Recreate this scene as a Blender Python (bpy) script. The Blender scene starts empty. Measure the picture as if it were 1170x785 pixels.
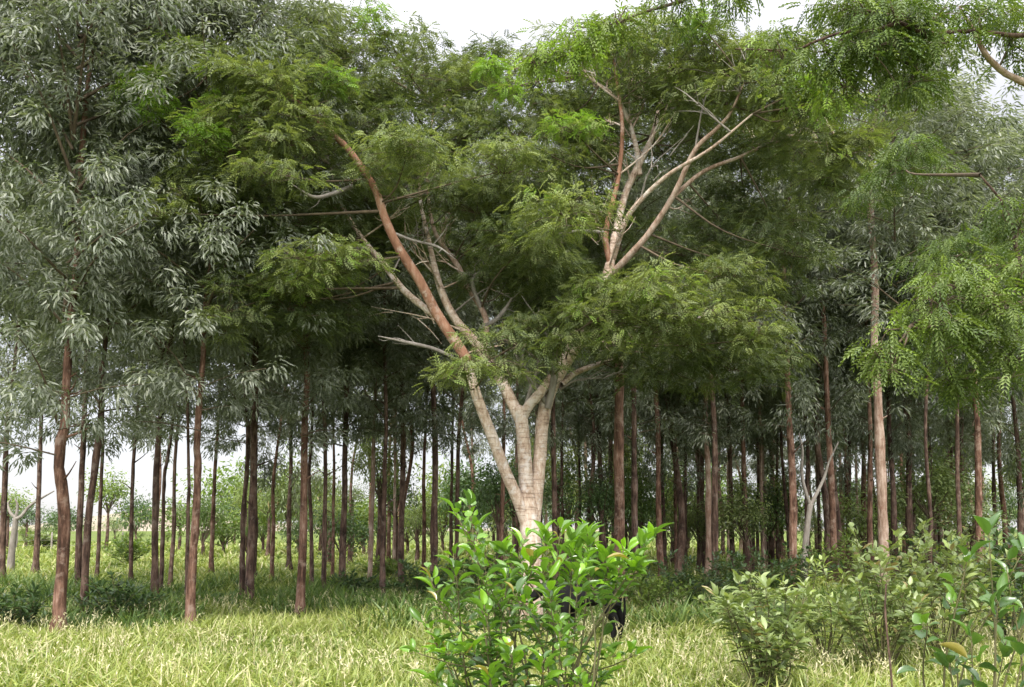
import bpy, math
import numpy as np
R = np.random.default_rng(11)
rad = math.radians
scene = bpy.context.scene
COL = scene.collection

# ------------------------------------------------------------------ camera
F, VH, TH, CZ = 1013.0, 604.0, rad(6.0), 1.6      # focal length and horizon row, in pixels of a 1170 x 785 frame
SH = VH - 392.5 - F * math.tan(TH)
cam = bpy.data.objects.new('camera', bpy.data.cameras.new('camera')); COL.objects.link(cam)
cam.location = (0, 0, CZ); cam.rotation_euler = (rad(90) + TH, 0, 0)
cam.data.sensor_width = 36; cam.data.lens = F / 1170 * 36; cam.data.shift_y = SH / 1170
cam.data.clip_start = 0.05; cam.data.clip_end = 6000
scene.camera = cam
cT, sT = math.cos(TH), math.sin(TH)

def P(u, v, Y):
    """surveyed point: image direction (u, v) taken at the distance Y in front of the camera"""
    x, y = (u - 585) / F, (392.5 + SH - v) / F
    t = Y / (cT - y * sT)
    return np.array([x * t, Y, CZ + t * (y * cT + sT)])
def dist(v):
    y = (392.5 + SH - v) / F
    return -CZ / (y * cT + sT) * (cT - y * sT)
def ppm(Y): return F / Y

def ground_z(x, y):
    x = np.asarray(x, float); y = np.asarray(y, float)
    return 0.05 * np.sin(x * .55 + 1.3) * np.sin(y * .41 + .4) + 0.03 * np.sin(x * 1.7 + y * 1.1)

# ------------------------------------------------------------------ mesh building
def norm(a): return a / np.maximum(np.linalg.norm(a, axis=-1, keepdims=True), 1e-9)

class MB:
    def __init__(s): s.V, s.T, s.M, s.A, s.S, s.n = [], [], [], [], [], 0
    def add(s, V, T, mat=0, tint=.5, along=0.):
        V = np.asarray(V, np.float32).reshape(-1, 3); T = np.asarray(T, np.int32).reshape(-1, 3)
        s.V.append(V); s.T.append(T + s.n); s.M.append(np.full(len(T), mat, np.int32))
        s.A.append(np.broadcast_to(np.asarray(tint, np.float32), (len(V),)))
        s.S.append(np.broadcast_to(np.asarray(along, np.float32), (len(V),))); s.n += len(V)
    def mesh(s, name, mats):
        V = np.concatenate(s.V); T = np.concatenate(s.T); M = np.concatenate(s.M)
        me = bpy.data.meshes.new(name)
        me.vertices.add(len(V)); me.vertices.foreach_set('co', V.ravel())
        me.loops.add(T.size); me.loops.foreach_set('vertex_index', T.ravel())
        me.polygons.add(len(T)); me.polygons.foreach_set('loop_start', np.arange(0, T.size, 3, dtype=np.int32))
        for m in mats: me.materials.append(m)
        me.polygons.foreach_set('material_index', M)
        me.polygons.foreach_set('use_smooth', np.ones(len(T), bool))
        me.attributes.new('tint', 'FLOAT', 'POINT').data.foreach_set('value', np.concatenate(s.A).astype(np.float32))
        me.attributes.new('along', 'FLOAT', 'POINT').data.foreach_set('value', np.concatenate(s.S).astype(np.float32))
        me.update(calc_edges=True)
        return me
    def build(s, name, mats, parent=None):
        o = bpy.data.objects.new(name, s.mesh(name, mats)); COL.objects.link(o); o.parent = parent
        return o

def tag(o, label=None, cat=None, group=None, kind=None):
    if label: o['label'] = label
    if cat: o['category'] = cat
    if group: o['group'] = group
    if kind: o['kind'] = kind
    return o
def thing(name, loc, label, cat, group=None):
    o = bpy.data.objects.new(name, None); COL.objects.link(o); o.location = loc
    o.empty_display_size = .3
    return tag(o, label, cat, group)
def place(mesh_or_obj, name, parent, loc=(0, 0, 0), rz=0, sc=(1, 1, 1)):
    o = bpy.data.objects.new(name, mesh_or_obj); COL.objects.link(o); o.parent = parent
    o.location = loc; o.rotation_euler = (0, 0, rz); o.scale = sc
    return o

def smooth_path(pts, rr, n=4):
    """Catmull-Rom through the points"""
    p = np.asarray(pts, float); r = np.asarray(rr, float)
    if len(p) < 3: 
        t = np.linspace(0, 1, n + 1)[:, None]
        return p[0] * (1 - t) + p[-1] * t, r[0] * (1 - t[:, 0]) + r[-1] * t[:, 0]
    q = np.vstack([2 * p[0] - p[1], p, 2 * p[-1] - p[-2]]); out, ro = [], []
    for i in range(len(p) - 1):
        for t in np.arange(n) / n:
            a, b, c, d = q[i:i + 4]
            out.append(.5 * (2 * b + (c - a) * t + (2 * a - 5 * b + 4 * c - d) * t * t + (3 * b - a - 3 * c + d) * t ** 3))
            ro.append(r[i] * (1 - t) + r[i + 1] * t)
    out.append(p[-1]); ro.append(r[-1])
    return np.array(out), np.array(ro)

def tube(mb, pts, rr, sides=7, mat=0, rough=0., tint=.5, n=4, raw=False):
    p, r = (np.asarray(pts, float), np.asarray(rr, float)) if raw else smooth_path(pts, rr, n)
    m = len(p); tan = norm(np.gradient(p, axis=0))
    ref = np.array([.31, .92, .2]) if abs(tan[0][2]) > .6 else np.array([0, 0, 1.])
    ring = []
    for i in range(m):
        ref = ref - tan[i] * np.dot(ref, tan[i]); ref = ref / np.linalg.norm(ref)
        b = np.cross(tan[i], ref); a = np.arange(sides) * 2 * math.pi / sides
        rad_ = r[i] * (1 + rough * R.normal(size=sides))
        ring.append(p[i] + np.outer(np.cos(a) * rad_, ref) + np.outer(np.sin(a) * rad_, b))
    V = np.concatenate(ring + [p[-1:] + tan[-1] * r[-1] * .5]); T = []
    j = np.arange(sides); k = (j + 1) % sides
    for i in range(m - 1):
        a, b, c, d = i * sides + j, i * sides + k, (i + 1) * sides + k, (i + 1) * sides + j
        T += [np.stack([a, b, c], 1), np.stack([a, c, d], 1)]
    e = (m - 1) * sides
    T.append(np.stack([e + j, e + k, np.full(sides, len(V) - 1)], 1))
    mb.add(V, np.concatenate(T), mat, tint)

# leaf templates: (along, across, up) and triangles
DIAMOND = (np.array([(0, 0, 0), (.42, .5, .05), (1, 0, -.16), (.42, -.5, .05)]), np.array([(0, 1, 2), (0, 2, 3)]))
LANCE = (np.array([(0, 0, 0), (.28, .5, .05), (.28, -.5, .05), (.68, .42, .0), (.68, -.42, .0), (1, 0, -.2), (.45, 0, 0.0)]),
         np.array([(0, 1, 6), (0, 6, 2), (1, 3, 6), (2, 6, 4), (6, 3, 5), (6, 5, 4)]))
def broad():
    V, T = [], []
    rows = [(0, .02), (.12, .3), (.3, .5), (.5, .54), (.7, .43), (.87, .22), (1, .0)]
    for s, w in rows:
        z = .10 * math.sin(s * 2.2) - .30 * s * s
        V += [(s, -w, z + w * .22), (s, -w * .5, z + w * .02), (s, 0, z - .015), (s, w * .5, z + w * .02), (s, w, z + w * .22)]
    for i in range(len(rows) - 1):
        for j in range(4):
            a = i * 5 + j; T += [(a, a + 1, a + 6), (a, a + 6, a + 5)]
    return np.array(V), np.array(T)
BROAD = broad()
def pinnate(pairs=5):
    V, T = [], []
    for i in range(pairs):
        s = .12 + .8 * i / (pairs - 1); l = .5 * math.sin(math.pi * (.16 + .78 * s)) ** .6
        z = -.32 * s * s; w = .062
        for sd in (-1, 1):
            b = len(V)
            V += [(s - w, sd * .02, z), (s + .06 - w, sd * l * .55, z + .035), (s + .16, sd * l, z - .05), (s + .06 + w * 1.3, sd * l * .5, z + .02)]
            T += [(b, b + 1, b + 2), (b, b + 2, b + 3)]
    return np.array(V), np.array(T)
PINNATE = pinnate()
def blade():
    V, T = [], []
    for i, s in enumerate((0, .35, .7)):
        V += [(s, -.5 * (1 - .35 * i * i / 4), -.45 * s * s * s), (s, .5 * (1 - .35 * i * i / 4), -.45 * s * s * s)]
    V.append((1, 0, -.62)); T = [(0, 1, 3), (0, 3, 2), (2, 3, 5), (2, 5, 4), (4, 5, 6)]
    return np.array(V), np.array(T)
BLADE = blade()

def leaves(mb, tpl, pos, d, nrm, L, W, mat=0, tint=.5):
    TV, TT = tpl; n = len(pos)
    if n == 0: return
    d = norm(np.asarray(d, float)); side = norm(np.cross(nrm, d)); nn = np.cross(d, side)
    L = np.broadcast_to(np.asarray(L, float), (n,)); W = np.broadcast_to(np.asarray(W, float), (n,))
    V = (pos[:, None] + (TV[None, :, 0] * L[:, None])[..., None] * d[:, None]
         + (TV[None, :, 1] * W[:, None])[..., None] * side[:, None] + (TV[None, :, 2] * L[:, None])[..., None] * nn[:, None])
    T = (np.arange(n) * len(TV))[:, None, None] + TT[None]
    tint = np.repeat(np.broadcast_to(np.asarray(tint, float), (n,)), len(TV))
    mb.add(V.reshape(-1, 3), T.reshape(-1, 3), mat, tint, np.tile(TV[:, 0], n))

def rv(n, s=1.): return R.normal(size=(n, 3)) * s

# ------------------------------------------------------------------ materials
class NT:
    def __init__(s, name):
        s.m = bpy.data.materials.new(name); s.m.use_nodes = True; s.t = s.m.node_tree; s.t.nodes.clear()
        s.out = s.n('ShaderNodeOutputMaterial')
    def n(s, typ, ins=None, **kw):
        x = s.t.nodes.new(typ)
        for k, v in kw.items(): setattr(x, k, v)
        for k, v in (ins or {}).items():
            if hasattr(v, 'is_output'): s.t.links.new(v, x.inputs[k])
            else: x.inputs[k].default_value = v
        return x
    def ramp(s, fac, stops):
        x = s.n('ShaderNodeValToRGB', {0: fac}); e = x.color_ramp.elements
        while len(e) < len(stops): e.new(.5)
        for q, (p, c) in zip(e, stops): q.position = p; q.color = (*c, 1)
        return x.outputs[0]

def leaf_mat(name, stops, rough=.42, spec=.5, trans=.32, tcol=(1.25, 1.3, .5), along=None):
    k = NT(name)
    a = k.n('ShaderNodeAttribute', attribute_name='tint').outputs['Fac']
    oi = k.n('ShaderNodeObjectInfo').outputs['Random']
    fac = k.n('ShaderNodeMath', {0: k.n('ShaderNodeMath', {0: oi, 1: .16, 2: -.08}, operation='MULTIPLY_ADD').outputs[0], 1: a}, operation='ADD').outputs[0]
    col = k.ramp(fac, stops)
    if along:
        s = k.n('ShaderNodeAttribute', attribute_name='along').outputs['Fac']
        f = k.n('ShaderNodeMapRange', {0: s, 1: .35, 2: 1., 3: 0., 4: along[1]}).outputs[0]
        col = k.n('ShaderNodeMix', {0: f, 6: col, 7: (*along[0], 1)}, data_type='RGBA').outputs[2]
    p = k.n('ShaderNodeBsdfPrincipled', {'Base Color': col, 'Roughness': rough, 'Specular IOR Level': spec})
    tc = k.n('ShaderNodeMix', {0: 1., 6: col, 7: (*tcol, 1)}, data_type='RGBA', blend_type='MULTIPLY').outputs[2]
    tr = k.n('ShaderNodeBsdfTranslucent', {'Color': tc})
    mx = k.n('ShaderNodeMixShader', {0: trans, 1: p.outputs[0], 2: tr.outputs[0]})
    k.t.links.new(mx.outputs[0], k.out.inputs[0])
    return k.m

def bark_mat(name, stops, scale=(9, 9, 1.6), bump=.5, patch=None, rings=0.):
    bump *= 1.6
    k = NT(name)
    co = k.n('ShaderNodeTexCoord').outputs['Object']
    oi = k.n('ShaderNodeObjectInfo').outputs['Random']
    off = k.n('ShaderNodeVectorMath', {0: co, 1: k.n('ShaderNodeCombineXYZ', {0: k.n('ShaderNodeMath', {0: oi, 1: 37.}, operation='MULTIPLY').outputs[0]}).outputs[0]}, operation='ADD').outputs[0]
    mp = k.n('ShaderNodeMapping', {0: off, 3: scale}).outputs[0]
    nz = k.n('ShaderNodeTexNoise', {'Vector': mp, 'Scale': 2.2, 'Detail': 6., 'Roughness': .68}).outputs[0]
    big = k.n('ShaderNodeTexNoise', {'Vector': off, 'Scale': 2.4, 'Detail': 3.}).outputs[0]
    fac = k.n('ShaderNodeMath', {0: nz, 1: .75, 2: k.n('ShaderNodeMath', {0: big, 1: .5, 2: -.13}, operation='MULTIPLY_ADD').outputs[0]}, operation='MULTIPLY_ADD').outputs[0]
    col = k.ramp(fac, stops)
    h = nz
    if rings:
        mr = k.n('ShaderNodeMapping', {0: off, 3: (2.5, 2.5, 26)}).outputs[0]
        rn = k.n('ShaderNodeTexNoise', {'Vector': mr, 'Scale': 1.5, 'Detail': 3.}).outputs[0]
        rm = k.n('ShaderNodeMapRange', {0: rn, 1: .54, 2: .68, 3: 0., 4: rings}).outputs[0]
        col = k.n('ShaderNodeMix', {0: rm, 6: col, 7: (.1, .06, .04, 1)}, data_type='RGBA').outputs[2]
    if patch:
        pn = k.n('ShaderNodeTexNoise', {'Vector': off, 'Scale': 5.5, 'Detail': 4., 'Roughness': .7}).outputs[0]
        pm = k.n('ShaderNodeMapRange', {0: pn, 1: .53, 2: .66, 3: 0., 4: .75}).outputs[0]
        col = k.n('ShaderNodeMix', {0: pm, 6: col, 7: (*patch, 1)}, data_type='RGBA').outputs[2]
    b = k.n('ShaderNodeBump', {'Strength': bump, 'Distance': .03, 'Height': h}).outputs[0]
    p = k.n('ShaderNodeBsdfPrincipled', {'Base Color': col, 'Roughness': .85, 'Specular IOR Level': .2, 'Normal': b})
    k.t.links.new(p.outputs[0], k.out.inputs[0])
    return k.m

M = {}
M['silver'] = leaf_mat('silver_leaf', [(0, (.065, .082, .04)), (.3, (.13, .15, .098)), (.7, (.235, .248, .195)), (1, (.32, .33, .245))], rough=.42, spec=.6, trans=.34, tcol=(1.1, 1.25, .55))
M['olive'] = leaf_mat('feathery_leaf', [(0, (.048, .067, .029)), (.4, (.105, .138, .052)), (.75, (.21, .242, .095)), (.9, (.235, .295, .085)), (1, (.17, .28, .045))], rough=.5, spec=.35, trans=.33)
M['hang'] = leaf_mat('hanging_leaf', [(0, (.04, .066, .02)), (.4, (.078, .122, .03)), (.8, (.165, .218, .055)), (1, (.2, .3, .04))], rough=.45, spec=.35, trans=.33)
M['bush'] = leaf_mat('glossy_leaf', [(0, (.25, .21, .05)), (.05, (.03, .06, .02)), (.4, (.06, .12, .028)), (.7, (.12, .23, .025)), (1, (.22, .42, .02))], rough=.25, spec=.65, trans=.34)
M['pale'] = leaf_mat('pale_leaf', [(0, (.24, .19, .08)), (.05, (.07, .10, .035)), (.5, (.16, .21, .07)), (.8, (.27, .32, .13)), (1, (.29, .38, .08))], rough=.38, spec=.55, trans=.3)
M['dark'] = leaf_mat('dark_leaf', [(0, (.02, .04, .014)), (.5, (.045, .08, .03)), (1, (.09, .15, .045))], rough=.4, spec=.45, trans=.28)
M['lime'] = leaf_mat('lime_leaf', [(0, (.06, .1, .03)), (.5, (.12, .18, .045)), (1, (.22, .28, .06))], rough=.5, spec=.3, trans=.35)
M['grass'] = leaf_mat('grass_blade', [(0, (.045, .095, .012)), (.4, (.115, .178, .02)), (.65, (.2, .252, .038)), (.77, (.35, .34, .14)), (1, (.52, .47, .30))], rough=.4, spec=.5, trans=.3, tcol=(1.1, 1.15, .5), along=((.40, .42, .12), .55))
M['bark_red'] = bark_mat('red_bark', [(.3, (.022, .011, .007)), (.44, (.075, .038, .024)), (.58, (.18, .10, .068)), (.74, (.36, .26, .205))], patch=(.25, .18, .14))
M['bark_dark'] = bark_mat('dark_bark', [(.3, (.014, .009, .007)), (.46, (.056, .032, .023)), (.6, (.14, .088, .064)), (.75, (.27, .2, .16))], patch=(.17, .13, .105))
M['bark_pale'] = bark_mat('pale_bark', [(.28, (.09, .05, .035)), (.44, (.22, .145, .105)), (.6, (.36, .27, .215)), (.78, (.52, .44, .38))], patch=(.17, .085, .055))
M['bark_main'] = bark_mat('smooth_bark', [(.3, (.17, .11, .075)), (.43, (.36, .26, .19)), (.56, (.5, .4, .32)), (.7, (.62, .54, .47))], scale=(9, 9, 4), bump=.5, rings=.6, patch=(.55, .5, .46))
M['bark_orange'] = bark_mat('orange_bark', [(.25, (.12, .06, .035)), (.5, (.26, .13, .08)), (.8, (.42, .28, .2))], scale=(6, 6, 2), bump=.4, patch=(.42, .33, .27))
M['bark_limb'] = bark_mat('brown_limb_bark', [(.3, (.12, .075, .05)), (.45, (.26, .175, .125)), (.6, (.38, .29, .23)), (.75, (.5, .43, .37))], scale=(8, 8, 3), bump=.4)
M['bark_dead'] = bark_mat('dead_wood', [(.25, (.10, .085, .07)), (.5, (.2, .175, .15)), (.8, (.31, .285, .255))], bump=.3)
M['twig'] = bark_mat('twig_bark', [(.3, (.05, .035, .022)), (.6, (.12, .09, .06)), (.8, (.2, .16, .12))], bump=.1)
M['stem'] = bark_mat('green_stem', [(.3, (.05, .05, .02)), (.6, (.1, .09, .04)), (.8, (.15, .13, .07))], bump=.1)

# ------------------------------------------------------------------ world and light
w = bpy.data.worlds.new('World'); scene.world = w; w.use_nodes = True
nt = w.node_tree; nt.nodes.clear()
def wn(t, **kw):
    x = nt.nodes.new(t)
    for k, v in kw.items(): setattr(x, k, v)
    return x
SUN_EL, SUN_AZ = rad(56), rad(187)        # azimuth clockwise from +Y: high behind the camera, a little to the left
sky = wn('ShaderNodeTexSky', sky_type='NISHITA', sun_disc=False); sky.sun_elevation = SUN_EL; sky.sun_rotation = SUN_AZ
tc = wn('ShaderNodeTexCoord'); sp = wn('ShaderNodeSeparateXYZ'); nt.links.new(tc.outputs['Generated'], sp.inputs[0])
rp = wn('ShaderNodeValToRGB'); 
m1 = wn('ShaderNodeMath', operation='MULTIPLY_ADD'); nt.links.new(sp.outputs[2], m1.inputs[0]); m1.inputs[1].default_value = .6; m1.inputs[2].default_value = .4
m2 = wn('ShaderNodeMath', operation='MULTIPLY_ADD'); nt.links.new(sp.outputs[1], m2.inputs[0]); m2.inputs[1].default_value = -.4; nt.links.new(m1.outputs[0], m2.inputs[2])
nt.links.new(m2.outputs[0], rp.inputs[0])      # cloud cover brightest overhead and towards the hidden sun behind the camera
e = rp.color_ramp.elements
e[0].position = .3; e[0].color = (.185, .181, .188, 1); e[1].position = .95; e[1].color = (1., 1., 1.02, 1)
nz = wn('ShaderNodeTexNoise'); nz.inputs['Scale'].default_value = 3.2; nz.inputs['Detail'].default_value = 5; nt.links.new(tc.outputs['Generated'], nz.inputs['Vector'])
mr = wn('ShaderNodeMapRange'); mr.inputs[1].default_value = .3; mr.inputs[2].default_value = .7; mr.inputs[3].default_value = 12; mr.inputs[4].default_value = 17
nt.links.new(nz.outputs[0], mr.inputs[0])
sc_ = wn('ShaderNodeVectorMath', operation='SCALE'); nt.links.new(rp.outputs[0], sc_.inputs[0]); nt.links.new(mr.outputs[0], sc_.inputs[3])
mx = wn('ShaderNodeMix', data_type='RGBA'); mx.inputs[0].default_value = .88
nt.links.new(sky.outputs[0], mx.inputs[6]); nt.links.new(sc_.outputs[0], mx.inputs[7])
bg = wn('ShaderNodeBackground'); bg.inputs[1].default_value = .1; nt.links.new(mx.outputs[2], bg.inputs[0])
wo = wn('ShaderNodeOutputWorld'); nt.links.new(bg.outputs[0], wo.inputs[0])
sun = bpy.data.objects.new('sun', bpy.data.lights.new('sun', 'SUN')); COL.objects.link(sun)
sun.data.energy = 1.5; sun.data.angle = rad(12); sun.data.color = (1, .95, .86)
sun.rotation_euler = (rad(90) - SUN_EL, 0, math.pi - SUN_AZ)
sun.location = (0, -10, 30)
vs = scene.view_settings; vs.view_transform = 'Standard'; vs.look = 'None'; vs.exposure = 1.72; vs.gamma = 1
cy = scene.cycles
cy.max_bounces = 6; cy.diffuse_bounces = 4; cy.glossy_bounces = 1; cy.transmission_bounces = 4; cy.transparent_max_bounces = 4
cy.use_denoising = True

# ------------------------------------------------------------------ ground
k = NT('soil_under_grass')
co = k.n('ShaderNodeTexCoord').outputs['Object']
n1 = k.n('ShaderNodeTexNoise', {'Vector': co, 'Scale': .35, 'Detail': 6.}).outputs[0]
n2 = k.n('ShaderNodeTexNoise', {'Vector': co, 'Scale': 9., 'Detail': 5.}).outputs[0]
c1 = k.ramp(n1, [(.3, (.07, .10, .03)), (.55, (.12, .16, .04)), (.75, (.17, .19, .06))])
c2 = k.ramp(n2, [(.35, (.6, .6, .6)), (.7, (1.25, 1.2, 1.1))])
cm = k.n('ShaderNodeMix', {0: 1., 6: c1, 7: c2}, data_type='RGBA', blend_type='MULTIPLY').outputs[2]
pb = k.n('ShaderNodeBsdfPrincipled', {'Base Color': cm, 'Roughness': .95, 'Specular IOR Level': .1,
         'Normal': k.n('ShaderNodeBump', {'Strength': .6, 'Distance': .05, 'Height': n2}).outputs[0]})
k.t.links.new(pb.outputs[0], k.out.inputs[0]); M['soil'] = k.m
gx = np.concatenate([[-2500, -900, -300, -120], np.arange(-60, 61, .75), [120, 300, 900, 2500]])
gy = np.concatenate([[-300, -80, -20], np.arange(-4, 90, .75), [120, 180, 300, 700, 3000]])
X, Y = np.meshgrid(gx, gy); Z = ground_z(X, Y) * (np.abs(X) < 61) * ((Y > -5) & (Y < 90))
nx, ny = len(gx), len(gy); i, j = np.meshgrid(np.arange(nx - 1), np.arange(ny - 1)); a = (j * nx + i).ravel()
mb = MB(); mb.add(np.stack([X, Y, Z], -1), np.concatenate([np.stack([a, a + 1, a + nx + 1], 1), np.stack([a, a + nx + 1, a + nx], 1)]))
tag(mb.build('ground', [M['soil']]), 'flat grassy ground running under the trees to the horizon', 'ground', kind='structure')
# far hill on the left
k = NT('far_hill'); 
n1 = k.n('ShaderNodeTexNoise', {'Vector': k.n('ShaderNodeTexCoord').outputs['Object'], 'Scale': .03, 'Detail': 6.}).outputs[0]
pb = k.n('ShaderNodeBsdfPrincipled', {'Base Color': k.ramp(n1, [(.35, (.16, .13, .09)), (.6, (.24, .2, .15)), (.75, (.15, .17, .09))]), 'Roughness': .95})
k.t.links.new(pb.outputs[0], k.out.inputs[0]); M['hill'] = k.m
hx = np.linspace(-700, 500, 70); hy = np.linspace(560, 900, 16); X, Y = np.meshgrid(hx, hy)
Z = (16 * np.exp(-((X + 275) / 70) ** 2) + 1.5 * np.exp(-((X + 80) / 170) ** 2) + 1.2 + .8 * np.sin(X * .06) + np.sin(X * .17)) * np.sin(np.clip((Y - 560) / 340, 0, 1) * math.pi) - .4
nx, ny = len(hx), len(hy); i, j = np.meshgrid(np.arange(nx - 1), np.arange(ny - 1)); a = (j * nx + i).ravel()
mb = MB(); mb.add(np.stack([X, Y, Z], -1), np.concatenate([np.stack([a, a + 1, a + nx + 1], 1), np.stack([a, a + nx + 1, a + nx], 1)]))
tag(mb.build('hills', [M['hill']]), 'low brownish hill on the horizon beyond the open field', 'hill', kind='structure')

# ------------------------------------------------------------------ grass
def patchy(x, y): return .5 + .25 * np.sin(x * 1.3 + 2 * np.sin(y * .7)) + .25 * np.sin(y * 1.1 + 1.7 * np.sin(x * .9 + 1))
def grass(mb, n, y0, y1, hmin, hmax, wd, power=1., lean=.55, cut=None):
    y = y0 + (y1 - y0) * R.random(n) ** power
    x = (R.random(n) * 2 - 1) * (.64 * y + 2.5)
    tuft = R.integers(0, max(n // 9, 1), n); cx = x[tuft]; cyy = y[tuft]
    x = cx + R.normal(size=n) * .07; y = cyy + R.normal(size=n) * .07
    pt = patchy(x, y); keep = R.random(n) < .45 + .75 * patchy(x * 2.3 + 5, y * 1.9); x, y, pt = x[keep], y[keep], pt[keep]; n = len(x)
    if cut: keep = patchy(x * .8 + 3, y) > cut; x, y, pt = x[keep], y[keep], pt[keep]; n = len(x)
    h = (hmin + (hmax - hmin) * R.random(n)) * (.65 + .7 * pt)
    h = h * (1 - .62 * np.exp(-((x - 1.3) / .8) ** 2 - ((y - 12.3) / 1.1) ** 2))     # grazed short round the calf
    d = rv(n, lean); d[:, 2] = 1; d = norm(d)
    nr = rv(n); nr[:, 2] = np.abs(nr[:, 2]) * .4
    pos = np.stack([x, y, ground_z(x, y) - .01], 1)
    t = np.clip(.12 + .5 * R.random(n) + .25 * (pt - .5) + (R.random(n) < .2) * .45, 0, 1)
    leaves(mb, BLADE, pos, d, nr, h, wd * (.6 + .8 * R.random(n)), 0, t)
mb = MB()
grass(mb, 24000, 3.0, 8.6, .12, .28, .022)
grass(mb, 105000, 8.4, 15.0, .07, .30, .018, lean=.75)
grass(mb, 75000, 14.5, 24, .10, .28, .024)
n = 3800; y = 8.2 + 13 * R.random(n); x = (R.random(n) * 2 - 1) * (.64 * y + 2); keep = patchy(x * .7, y * .8) > .38; x, y = x[keep], y[keep]; n = len(x)
h = .24 + .2 * R.random(n); d = norm(rv(n, .22) + np.array([0, 0, 1.])); p = np.stack([x, y, ground_z(x, y)], 1)
leaves(mb, BLADE, p, d, rv(n), h, .006, 0, .97)
for q in range(5):      # pale seed heads
    f = .72 + .07 * q; leaves(mb, DIAMOND, p + d * (h * f)[:, None] - np.array([0, 0, .1]) * (h * f ** 3)[:, None], norm(d + rv(n, .55)), rv(n), .05, .014, 0, .98)
grass(mb, 55000, 23, 48, .16, .36, .05, 1.3)
grass(mb, 30000, 46, 95, .25, .55, .09, 1.2)
tag(mb.build('grass', [M['grass']]), 'bright yellow green grass with straw coloured tips across the whole ground', 'grass', kind='stuff')

M['weed'] = leaf_mat('weed_blade', [(0, (.045, .085, .018)), (.5, (.09, .15, .03)), (1, (.17, .23, .05))], rough=.45, spec=.4, trans=.3)
mb = MB()
grass(mb, 60000, 13.8, 24, .26, .5, .03, cut=.42)
tag(mb.build('weeds', [M['weed']]), 'taller darker green weeds around the feet of the front trees', 'weeds', kind='stuff')

# ------------------------------------------------------------------ plantation trees
def crown_mesh(name, H, rad_, nb, per, nl, L, W, mats, tpl=DIAMOND, spread=.26, droop=.9, tmean=.45, low=5):
    """branches rise from the stem; drooping leaves radiate from many twig ends"""
    mb = MB(); C, O, TT = [], [], []
    for b in range(nb):
        f = (b + .5) / nb; z0 = H * (f ** .85) * .86 - .9 * (b % 7 == 0) * (f < .5)
        prof = (.55 + .55 * math.sin(math.pi * min(1, .12 + .75 * f))) * (1 - .72 * max(0, f - .55) / .45)
        a = b * 2.399 + R.normal() * .5; ln = rad_ * prof * (.65 + .5 * R.random()); el = .25 + .55 * R.random() + .5 * f
        d = np.array([math.cos(a) * math.cos(el), math.sin(a) * math.cos(el), math.sin(el)])
        p0 = np.array([0, 0, z0]); p2 = p0 + d * ln; p2[2] -= .12 * ln; p1 = p0 + d * ln * .5 + np.array([0, 0, .06 * ln])
        tube(mb, [p0, p1, p2], [.012 + .014 * ln * .5, .012, .005], 4, 1, n=3)
        for c in range(per):
            s = .22 + .8 * R.random() ** .8
            q = (p0 * (1 - s) ** 2 + 2 * p1 * s * (1 - s) + p2 * s * s) + rv(1, .30 * (.5 + s) * min(1, ln * .6))[0]
            C.append(q); O.append(norm(q - p0 + np.array([0, 0, -.1]))); TT.append(R.normal() * .12)
    for b in range(low):      # sparse low boughs under the crown
        z0 = -.1 - 1.2 * R.random(); a = R.random() * 6.28; ln = rad_ * (.25 + .3 * R.random())
        p0 = np.array([0, 0, z0]); p2 = p0 + ln * np.array([math.cos(a), math.sin(a), .15]); tube(mb, [p0, (p0 + p2) / 2 + np.array([0, 0, .06]), p2], [.012, .009, .005], 4, 1, n=2)
        for c in range(max(2, per // 4)):
            q = p0 + (p2 - p0) * (.35 + .7 * R.random()) + rv(1, .15)[0]; C.append(q); O.append(norm(p2 - p0)); TT.append(R.normal() * .12)
    C, O, TT = map(np.array, (C, O, TT)); k_ = len(C); idx = np.repeat(np.arange(k_), nl); n = len(idx)
    g = rv(n); off = norm(g) * (R.random(n) ** .5)[:, None] * spread
    pos = C[idx] + off
    d = norm(off / spread * .9 + O[idx] * .35 + rv(n, .25)); d[:, 2] -= droop; d = norm(d)
    nr = norm(off / spread + rv(n, .6) + np.array([0, 0, .5]))
    leaves(mb, tpl, pos, d, nr, L * (.65 + .6 * R.random(n)), W * (.7 + .5 * R.random(n)), 0,
           np.clip(tmean + TT[idx] + R.normal(size=n) * .17, 0, 1))
    return mb.mesh(name, mats)

NEAR = [crown_mesh('crown', 9.5, 2.35, 46, 15, 60, .135, .027, [M['silver'], M['twig']], LANCE, spread=.21, tmean=tm, low=4) for tm in (.5, .42, .55, .46)]
MID = [crown_mesh('crown', 9.5, 2.3, 40, 11, 38, .19, .038, [M['silver'], M['twig']], low=5, spread=.24, tmean=tm) for tm in (.5, .36, .56, .44)]
FAR = [crown_mesh('crown', 9.5, 2.3, 28, 8, 24, .3, .075, [M['silver'], M['twig']], tmean=.4, low=0) for _ in range(3)]

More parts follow.
